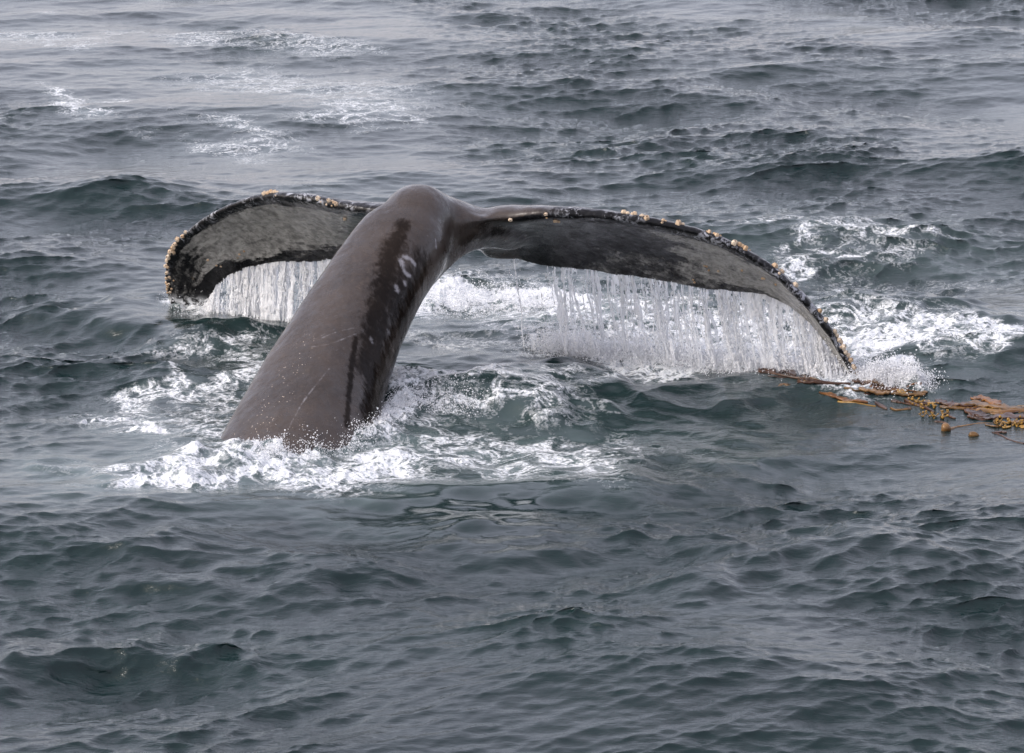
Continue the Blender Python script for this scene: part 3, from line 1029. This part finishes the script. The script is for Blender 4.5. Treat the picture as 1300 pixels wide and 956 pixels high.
def curtain(c0, c1, dens, seed, label, drift, zb=-0.03):
    r = np.random.default_rng(seed)
    half = (ST < -0.15) if c1 < 600 else (ST > 0.1)
    idx = np.where(half)[0]
    idx = idx[np.argsort(TE_COL[idx])]
    cols = np.linspace(c0, c1, 420)
    E = np.stack([np.interp(cols, TE_COL[idx], TE[idx, k]) for k in range(3)], 1)
    Vs, Fs, base = [], [], 0
    nw = 72
    w = np.linspace(0, 1, nw)
    for layer in range(3):
        off = (layer - 1) * 0.045
        top = E + np.array([0, off * 0.35, 0.012])
        H = top[:, 2] - zb
        P = np.repeat(top[:, None, :], nw, 1)
        fall = w[None, :] * H[:, None]
        P[:, :, 2] -= fall
        arc = np.concatenate([[0], np.cumsum(np.linalg.norm(np.diff(E, axis=0), axis=1))])
        q = np.stack([np.repeat(arc[:, None], nw, 1).ravel() * 13 + layer * 31 + seed, fall.ravel() * 1.7, np.full(fall.size, layer * 5.0)], 1)
        big = fbm(q * np.array([0.35, 0.8, 1]), 2).reshape(fall.shape)
        str_ = fbm(q, 3, 0.6).reshape(fall.shape)
        fine = fbm(q * np.array([4.0, 5.5, 1]) + 50, 4, 0.7).reshape(fall.shape)
        P[:, :, 0] += drift * (w ** 1.5)[None, :] * H[:, None] + 0.018 * big
        P[:, :, 1] += off * w[None, :] - 0.08 * (w ** 1.4)[None, :] + 0.03 * str_
        d = np.interp(cols, dens[0], dens[1])[:, None]
        val = 1.0 * str_ + 0.60 * big + 1.0 * fine + 0.0 * w[None, :]
        film = 0.40 * np.exp(-(w / 0.10) ** 2)[None, :] * np.clip(d * 1.4, 0, 1) + 0.55 * sstep(0.68, 1.0, w)[None, :]
        keepv = val + film > (1.03 - d)
        th = (0.0025 + 0.009 * np.clip(str_ + 0.5 * fine + 0.3, 0, 1))
        Pf, Pb = P.copy(), P.copy()
        Pf[:, :, 1] -= th; Pb[:, :, 1] += th
        n = len(cols)
        ids = np.arange(n * nw).reshape(n, nw)
        kq = keepv[:-1, :-1] & keepv[1:, :-1] & keepv[1:, 1:] & keepv[:-1, 1:]
        qd = np.stack([ids[:-1, :-1], ids[1:, :-1], ids[1:, 1:], ids[:-1, 1:]], -1)[kq]
        Vs += [Pf.reshape(-1, 3), Pb.reshape(-1, 3)]
        Fs += [qd[:, ::-1] + base, qd + base + n * nw]
        base += 2 * n * nw
    V, Fq = np.concatenate(Vs), np.concatenate(Fs)
    used = np.unique(Fq)
    rm = np.full(len(V), -1); rm[used] = np.arange(len(used))
    o = link('water_curtain', mesh_np('water_curtain', V[used], rm[Fq]), M_SHEET, label=label, kind='stuff')
    # strands
    Vs, Fs, base = [], [], 0
    k, m = 6, 46
    th = np.linspace(0, 2 * math.pi, k, endpoint=False)
    ndr = int((c1 - c0) / 2.0)
    dC, dR, dS = [], [], []
    for _ in range(ndr):
        c = r.uniform(c0, c1)
        if r.random() > np.interp(c, dens[0], dens[1]) * 1.2 + 0.15:
            continue
        e = np.array([np.interp(c, TE_COL[idx], TE[idx, kk]) for kk in range(3)])
        H = e[2] - zb
        start = 0 if r.random() < 0.75 else r.uniform(0, 0.5)
        end = 1 if r.random() < 0.7 else r.uniform(max(0.4, start + 0.25), 1)
        ww = np.linspace(start, end, m)
        C = np.repeat(e[None], m, 0)
        oy = r.uniform(-0.06, 0.06)
        dr = drift * r.uniform(0.4, 1.8)
        C[:, 2] += 0.012 - ww * H
        ph = r.uniform(0, 100)
        wob = fbm(np.stack([np.full(m, ph), ww * H * 6, ww * 0], 1), 3)
        C[:, 0] += dr * ww ** 1.5 * H + 0.026 * wob
        C[:, 1] += oy * ww - 0.08 * ww ** 1.4 - 0.004
        rad = r.choice([r.uniform(0.0012, 0.003), r.uniform(0.0012, 0.003), r.uniform(0.0025, 0.006), r.uniform(0.005, 0.010)]) * (1 + 1.1 * fbm(np.stack([np.full(m, ph + 7), ww * H * 45, ww * 0], 1), 3)) * np.minimum(1, np.minimum((ww - start) * 20 + 0.4, (end - ww) * 12 + 0.1))
        rad = np.maximum(rad, 0.0006)
        ring = C[:, None, :] + np.stack([np.cos(th), np.sin(th), th * 0], 1)[None] * rad[:, None, None]
        i = np.arange(m - 1)[:, None] * k
        j = np.arange(k)[None]
        Fs.append(np.stack([i + j, i + (j + 1) % k, i + k + (j + 1) % k, i + k + j], -1).reshape(-1, 4) + base)
        Vs.append(ring.reshape(-1, 3))
        base += m * k
        # beads shed by the strand
        nb = r.integers(10, 34)
        wb = r.uniform(0.1, 1, nb)
        for q in wb:
            dC.append(e + np.array([dr * q ** 1.5 * H + r.normal(0, 0.022), oy * q - 0.08 * q ** 1.4 + r.normal(0, 0.03), 0.01 - q * H]))
            dR.append(min(r.lognormal(-5.75, 0.4), 0.008)); dS.append(r.uniform(1, 2.6))
    link('falling_strands', mesh_np('falling_strands', np.concatenate(Vs), np.concatenate(Fs)), M_STRAND, label='strings of water falling ' + label.split('falling ')[1], kind='stuff')
    link('falling_drops', drops_mesh('falling_drops', dC, dR, np.array(dS)), M_DROP, label='drops shed by the water falling ' + label.split('falling ')[1], kind='stuff')


curtain(648, 1066, ([640, 690, 730, 800, 860, 930, 1000, 1040, 1066], [0.02, 0.12, 0.32, 0.40, 0.50, 0.58, 0.66, 0.82, 0.92]), 3,
        'curtain of white water falling from the trailing edge of the long right fluke', 0.15)
curtain(254, 424, ([254, 300, 424], [0.92, 0.88, 0.8]), 8,
        'dense white water sheet falling from the trailing edge of the left fluke', -0.02)


# ------------------------------------------------------------------ spray thrown up at the water line
def spray(label, pts, n, spread, up, rmed, seed):
    n, rmed = int(n * 1.9), rmed * 0.48
    r = np.random.default_rng(seed)
    L_ = crom(np.array([on_sea(*p) for p in pts]), 200)
    i = r.integers(0, 200, n)
    P = L_[i].copy()
    P[:, 0] += r.normal(0, spread, n)
    P[:, 1] += r.normal(0, spread * 1.3, n)
    base = np.array([sea_z(a, b) for a, b in P[:, :2]])
    P[:, 2] = base + np.minimum(r.exponential(up, n), up * 5) * np.clip(1 + 0.8 * fbm(P * 7, 2), 0.1, 2) - 0.002
    R = np.minimum(r.lognormal(math.log(rmed), 0.45, n), rmed * 3)
    link('spray', drops_mesh('spray', P, R), M_DROP, label=label, kind='stuff')


spray('spray thrown up where the right water curtain hits the sea', [(690, 440), (780, 450), (880, 460), (980, 467), (1070, 474)], 17000, 0.07, 0.05, 0.0044, 1)
spray('white splash round the right fluke tip', [(1096, 478), (1115, 476), (1135, 479), (1170, 483)], 6500, 0.06, 0.020, 0.0046, 2)
spray('spray round the left fluke tip', [(208, 382), (222, 394), (245, 402)], 120, 0.03, 0.03, 0.0036, 3)
spray('spray below the left water sheet', [(255, 398), (320, 396), (400, 400)], 600, 0.03, 0.02, 0.0036, 4)
spray('froth lip breaking on the root of the tail', [(330, 572), (390, 562), (450, 548), (492, 522), (530, 504), (600, 498)], 3600, 0.05, 0.014, 0.0042, 5)
spray('flecks of froth beyond the tail between the flukes', [(550, 386), (620, 380), (700, 390)], 2600, 0.12, 0.02, 0.0045, 6)


# ------------------------------------------------------------------ kelp
def kelp_material(name, a, b, rough=0.28):
    t = NT(name)
    co = t.coords()
    c = t.mix(t.ramp(t.noise(co, 14.0, 4, 0.6), 0.35, 0.65), a, b)
    n = t.bump(t.noise(co, 45.0, 4, 0.6), 0.35, 0.01)
    return t.done(t.bsdf(c, rough, n, IOR=1.4))


K_BROWN = kelp_material('kelp_brown', (0.07, 0.038, 0.012), (0.15, 0.078, 0.024))
K_DARK = kelp_material('kelp_dark', (0.025, 0.011, 0.006), (0.062, 0.027, 0.013))
K_GOLD = kelp_material('kelp_gold', (0.13, 0.07, 0.012), (0.27, 0.15, 0.025))
K_TAN = kelp_material('kelp_tan', (0.19, 0.105, 0.04), (0.11, 0.052, 0.016))
K_ORANGE = kelp_material('kelp_orange', (0.19, 0.08, 0.018), (0.09, 0.034, 0.010))


def float_line(pts, n, lift):
    P = crom(np.array([on_sea(*p) for p in pts]), n)
    for p in P:
        p[2] = sea_z(p[0], p[1]) + lift * 0.7 - 0.006
    for _ in range(14):
        P[0, 2], P[-1, 2] = (P[0, 2] + P[1, 2]) / 2, (P[-1, 2] + P[-2, 2]) / 2
        P[1:-1, 2] = (P[:-2, 2] + P[1:-1, 2] * 2 + P[2:, 2]) / 4
    return P


def tube_mesh(name, P, R, k=10):
    P = np.asarray(P)
    tan = np.gradient(P, axis=0)
    tan /= np.linalg.norm(tan, axis=1)[:, None]
    A = np.cross(tan, np.array([0, 0, 1.0]))
    A /= np.linalg.norm(A, axis=1)[:, None]
    N = np.cross(A, tan)
    G = ring_tube(P, A, N, R, R, k)
    V, Fq, tris = loft(G)
    me = bpy.data.meshes.new(name)
    me.from_pydata([tuple(v) for v in V], [], [tuple(f) for f in Fq] + tris)
    me.polygons.foreach_set('use_smooth', np.ones(len(me.polygons), bool))
    return me


def blade_mesh(name, P, W, seed, th=0.006):
    """ribbon blade with ruffled edges and real thickness"""
    r = random.Random(seed)
    P = np.asarray(P)
    n, k = len(P), 7
    tan = np.gradient(P, axis=0)
    tan /= np.linalg.norm(tan, axis=1)[:, None]
    A = np.cross(tan, np.array([0, 0, 1.0]))
    u = np.linspace(-1, 1, k)
    ph = r.uniform(0, 9)
    top = []
    for i in range(n):
        wob = np.abs(u) * W[i] * (0.16 * np.sin(i * 0.7 + ph + 2.2 * (u > 0)) + 0.12 * np.sin(i * 1.9 + 3 * ph + u))
        W = np.asarray(W) * (1.0 if i else 0.72)
        top.append(P[i] + A[i] * (u * W[i])[:, None] + np.array([0, 0, 1.0]) * (wob + th)[:, None])
    T_ = np.array(top)
    B_ = T_.copy()
    B_[:, :, 2] -= 2 * th
    G = np.concatenate([T_, B_[:, ::-1]], 1)
    V, Fq, tris = loft(G)
    me = bpy.data.meshes.new(name)
    me.from_pydata([tuple(v) for v in V], [], [tuple(f) for f in Fq] + tris)
    me.polygons.foreach_set('use_smooth', np.ones(n * 0 + len(me.polygons), bool))
    return me


def taper(n, w, a=0.25, b=0.2):
    t = np.linspace(0, 1, n)
    return w * np.minimum(1, np.minimum(t / a * 0.85 + 0.15, (1 - t) / b * 0.9 + 0.1))


def kelp_root(px, py, label, group='kelp adrift right of the whale'):
    p = on_sea(px, py)
    return link('kelp', None, label=label, cat='kelp', group=group), p


def put(name, me, mat, root, p):
    me.transform(__import__('mathutils').Matrix.Translation(-Vector(p)))
    root.location = p
    return link(name, me, mat, root)


def bulb_mesh(pxy, r, stretch=1.25, lift=0.3):
    c = on_sea(*pxy, lift=r * lift)
    b = bmesh.new()
    bmesh.ops.create_uvsphere(b, u_segments=20, v_segments=14, radius=1)
    for v in b.verts:
        d = 1 + 0.05 * math.sin(3.1 * v.co.x + 2 * v.co.y) + 0.04 * math.sin(4 * v.co.z + v.co.x * 2)
        v.co = Vector((c[0] + v.co.x * r * stretch * d * (0.88 + 0.12 * v.co.x), c[1] + v.co.y * r * d, c[2] + v.co.z * r * d))
    me = bpy.data.meshes.new('float_bulb')
    b.to_mesh(me)
    b.free()
    me.polygons.foreach_set('use_smooth', np.ones(len(me.polygons), bool))
    return me


def tuft(root, p, spots, mat, seed):
    """small gas bladders with leaflets"""
    r = random.Random(seed)
    for (px, py, n) in spots:
        V, R = [], []
        c = on_sea(px, py)
        for _ in range(n):
            a = c + np.array([r.gauss(0, 0.018), r.gauss(0, 0.03), 0])
            a[2] = sea_z(a[0], a[1]) + r.uniform(0.0, 0.03)
            V.append(a); R.append(r.uniform(0.0045, 0.010))
        put('bladders', drops_mesh('bladders', V, R, np.array([r.uniform(0.8, 1.2) for _ in R])), mat, root, p)['kind'] = 'stuff'
        for _ in range(2):
            a = r.uniform(0, 6.28)
            P = np.array([c + np.array([math.cos(a), math.sin(a), 0]) * q * 0.045 for q in np.linspace(-0.3, 1, 9)])
            P[:, 2] = [sea_z(*q[:2]) + 0.012 + 0.01 * math.sin(i) for i, q in enumerate(P)]
            put('leaflet', blade_mesh('leaflet', P, taper(9, 0.007), r.random(), 0.003), mat, root, p)


def tangle(root, p, px, py, n, wx, wy, mats, seed):
    r = random.Random(seed)
    for _ in range(n):
        x, y = px + r.gauss(0, wx), py + r.gauss(0, wy)
        L_ = r.uniform(10, 30)
        a = r.gauss(0, 0.35)
        pts = [(x + L_ * q * math.cos(a) + r.gauss(0, 2.5), y + L_ * q * math.sin(a) * 0.35 + r.gauss(0, 1.2)) for q in (-0.5, -0.15, 0.2, 0.5)]
        P = float_line(pts, 16, r.uniform(0.004, 0.022))
        if r.random() < 0.45:
            put('strand', tube_mesh('strand', P, np.full(16, r.uniform(0.0035, 0.007)), 6), r.choice(mats), root, p)
        else:
            put('frond', blade_mesh('frond', P, taper(16, r.uniform(0.012, 0.03)), r.random(), 0.003), r.choice(mats), root, p)


# thick stem with swollen bulb, at the right border
k, p = kelp_root(1260, 524, 'thick tan kelp stem with swollen end lying over dark blades at the right border')
put('stipe', tube_mesh('stipe', float_line([(1238, 524), (1255, 523), (1280, 524), (1310, 521), (1345, 516)], 40, 0.006), np.interp(np.linspace(0, 1, 40), [0, .05, .12, .25, 1], [.010, .026, .031, .020, .017])), K_TAN, k, p)
put('blade', blade_mesh('blade', float_line([(1212, 516), (1240, 514), (1275, 519), (1320, 519)], 30, 0.02), taper(30, 0.055), 1), K_BROWN, k, p)
put('blade', blade_mesh('blade', float_line([(1228, 529), (1250, 531), (1290, 529), (1330, 531)], 30, 0.012), taper(30, 0.06), 2), K_DARK, k, p)
put('blade', blade_mesh('blade', float_line([(1232, 509), (1252, 510), (1270, 517)], 24, 0.03), taper(24, 0.05), 3), K_ORANGE, k, p)
put('blade', blade_mesh('blade', float_line([(1225, 521), (1240, 527), (1252, 531)], 20, 0.02), taper(20, 0.06), 4), K_DARK, k, p)
tangle(k, p, 1262, 521, 22, 22, 5, [K_BROWN, K_ORANGE, K_DARK, K_DARK, K_GOLD], 51)
k, p = kelp_root(1200, 513, 'dark red kelp blade bunched left of the thick tan stem')
put('blade', blade_mesh('blade', float_line([(1188, 509), (1200, 513), (1215, 515), (1238, 516)], 26, 0.018), taper(26, 0.05), 5), K_DARK, k, p)
put('blade', blade_mesh('blade', float_line([(1193, 517), (1212, 518), (1232, 520)], 20, 0.012), taper(20, 0.035), 6), K_BROWN, k, p)
k, p = kelp_root(1200, 546, 'round tan kelp bulb with pale stem trailing to the right')
put('float_bulb', bulb_mesh((1200, 546), 0.032, 0.98, 0.35), K_TAN, k, p)
put('stipe', tube_mesh('stipe', float_line([(1204, 545), (1214, 542), (1225, 540), (1245, 537), (1265, 537)], 26, 0.004), np.interp(np.linspace(0, 1, 26), [0, .2, 1], [.014, .009, .004])), K_TAN, k, p)
k, p = kelp_root(1235, 553, 'small flat brown kelp bulb floating low in front of the stems')
put('float_bulb', bulb_mesh((1235, 553), 0.02, 1.7, 0.2), K_BROWN, k, p)
k, p = kelp_root(1075, 505, 'curved orange kelp blade floating below the right fluke tip')
put('blade', blade_mesh('blade', float_line([(1040, 497), (1058, 502), (1078, 507), (1102, 513)], 30, 0.012), taper(30, 0.026), 7), K_ORANGE, k, p)
put('stipe', tube_mesh('stipe', float_line([(1064, 506), (1085, 510), (1112, 516)], 20, 0.006), np.linspace(0.009, 0.005, 20)), K_GOLD, k, p)
k, p = kelp_root(1168, 514, 'golden kelp tuft with small bladders on a dark stem')
put('stipe', tube_mesh('stipe', float_line([(1150, 509), (1160, 514), (1175, 518), (1186, 524)], 20, 0.012), np.linspace(0.014, 0.007, 20)), K_DARK, k, p)
tuft(k, p, [(1158, 510, 4), (1164, 513, 6), (1170, 517, 6), (1184, 517, 5)], K_GOLD, 1)
tangle(k, p, 1168, 514, 7, 10, 3, [K_GOLD, K_BROWN, K_DARK], 54)
k, p = kelp_root(1180, 528, 'little golden kelp sprig floating apart above the round bulb')
tuft(k, p, [(1176, 529, 4), (1183, 528, 3)], K_GOLD, 2)
k, p = kelp_root(1200, 528, 'sparse golden kelp sprig beside a short brown twig')
tuft(k, p, [(1197, 530, 4), (1203, 527, 3)], K_GOLD, 3)
put('stipe', tube_mesh('stipe', float_line([(1202, 526), (1207, 530), (1213, 532)], 12, 0.01), np.linspace(0.012, 0.005, 12)), K_DARK, k, p)
k, p = kelp_root(1195, 536, 'short dark kelp twig lying just above the round bulb')
put('stipe', tube_mesh('stipe', float_line([(1186, 535), (1194, 536), (1203, 537)], 12, 0.006), np.array([.003, .008, .01, .011, .011, .01, .01, .009, .008, .007, .005, .003])), K_DARK, k, p)
k, p = kelp_root(1278, 541, 'golden bladder kelp cluster below the thick tan stem')
tuft(k, p, [(1266, 536, 5), (1272, 541, 4), (1281, 537, 6), (1289, 541, 5), (1297, 538, 5)], K_GOLD, 4)
put('stipe', tube_mesh('stipe', float_line([(1262, 534), (1280, 538), (1305, 537)], 16, 0.006), np.full(16, 0.008)), K_BROWN, k, p)
tangle(k, p, 1280, 538, 9, 12, 3, [K_GOLD, K_BROWN], 55)
k, p = kelp_root(1280, 555, 'thin dark red kelp strand nearest the viewer')
put('stipe', tube_mesh('stipe', float_line([(1260, 549), (1272, 553), (1284, 559), (1300, 563)], 20, 0.006), np.full(20, 0.007)), K_DARK, k, p)
put('leaflet', blade_mesh('leaflet', float_line([(1262, 550), (1272, 549), (1278, 550)], 10, 0.012), taper(10, 0.016), 8), K_DARK, k, p)
k, p = kelp_root(1130, 495, 'matted red brown kelp heaped against the right fluke tip')
for i_, (pts, w, m) in enumerate((([(1082, 488), (1095, 490), (1115, 491)], 0.05, K_DARK), ([(1098, 486), (1110, 489), (1122, 492)], 0.04, K_BROWN), ([(1108, 490), (1128, 493), (1140, 495)], 0.04, K_DARK),
                                  ([(1130, 500), (1150, 502), (1175, 503)], 0.035, K_BROWN), ([(1090, 496), (1110, 499), (1130, 500)], 0.045, K_TAN), ([(1140, 497), (1146, 500), (1150, 503)], 0.03, K_GOLD))):
    put('blade', blade_mesh('blade', float_line(pts, 22, 0.02), taper(22, w), 20 + i_), m, k, p)
tangle(k, p, 1125, 495, 20, 22, 3.5, [K_BROWN, K_DARK, K_DARK, K_ORANGE], 52)
k, p = kelp_root(1010, 478, 'dark red kelp strand trailing in the wash under the right water curtain')
put('blade', blade_mesh('blade', float_line([(964, 472), (972, 471), (984, 475)], 16, 0.025), taper(16, 0.035), 31), K_DARK, k, p)
put('blade', blade_mesh('blade', float_line([(990, 475), (998, 473), (1010, 478)], 16, 0.022), taper(16, 0.035), 32), K_DARK, k, p)
put('stipe', tube_mesh('stipe', float_line([(962, 473), (1000, 479), (1040, 485), (1080, 489)], 40, 0.015), np.full(40, 0.009)), K_DARK, k, p)
put('blade', blade_mesh('blade', float_line([(1012, 485), (1035, 488), (1055, 487)], 20, 0.012), taper(20, 0.035), 33), K_DARK, k, p)
tangle(k, p, 1030, 482, 12, 26, 2.5, [K_DARK, K_DARK, K_BROWN], 53)
k, p = kelp_root(1118, 515, 'small torn red kelp scrap floating beside the curved orange blade')
put('blade', blade_mesh('blade', float_line([(1111, 510), (1117, 515), (1126, 520)], 12, 0.01), taper(12, 0.018), 41), K_DARK, k, p)
k, p = kelp_root(1140, 511, 'small dark kelp scrap between the orange blade and the golden tuft')
put('blade', blade_mesh('blade', float_line([(1131, 509), (1138, 510), (1145, 512)], 12, 0.01), taper(12, 0.02), 42), K_DARK, k, p)
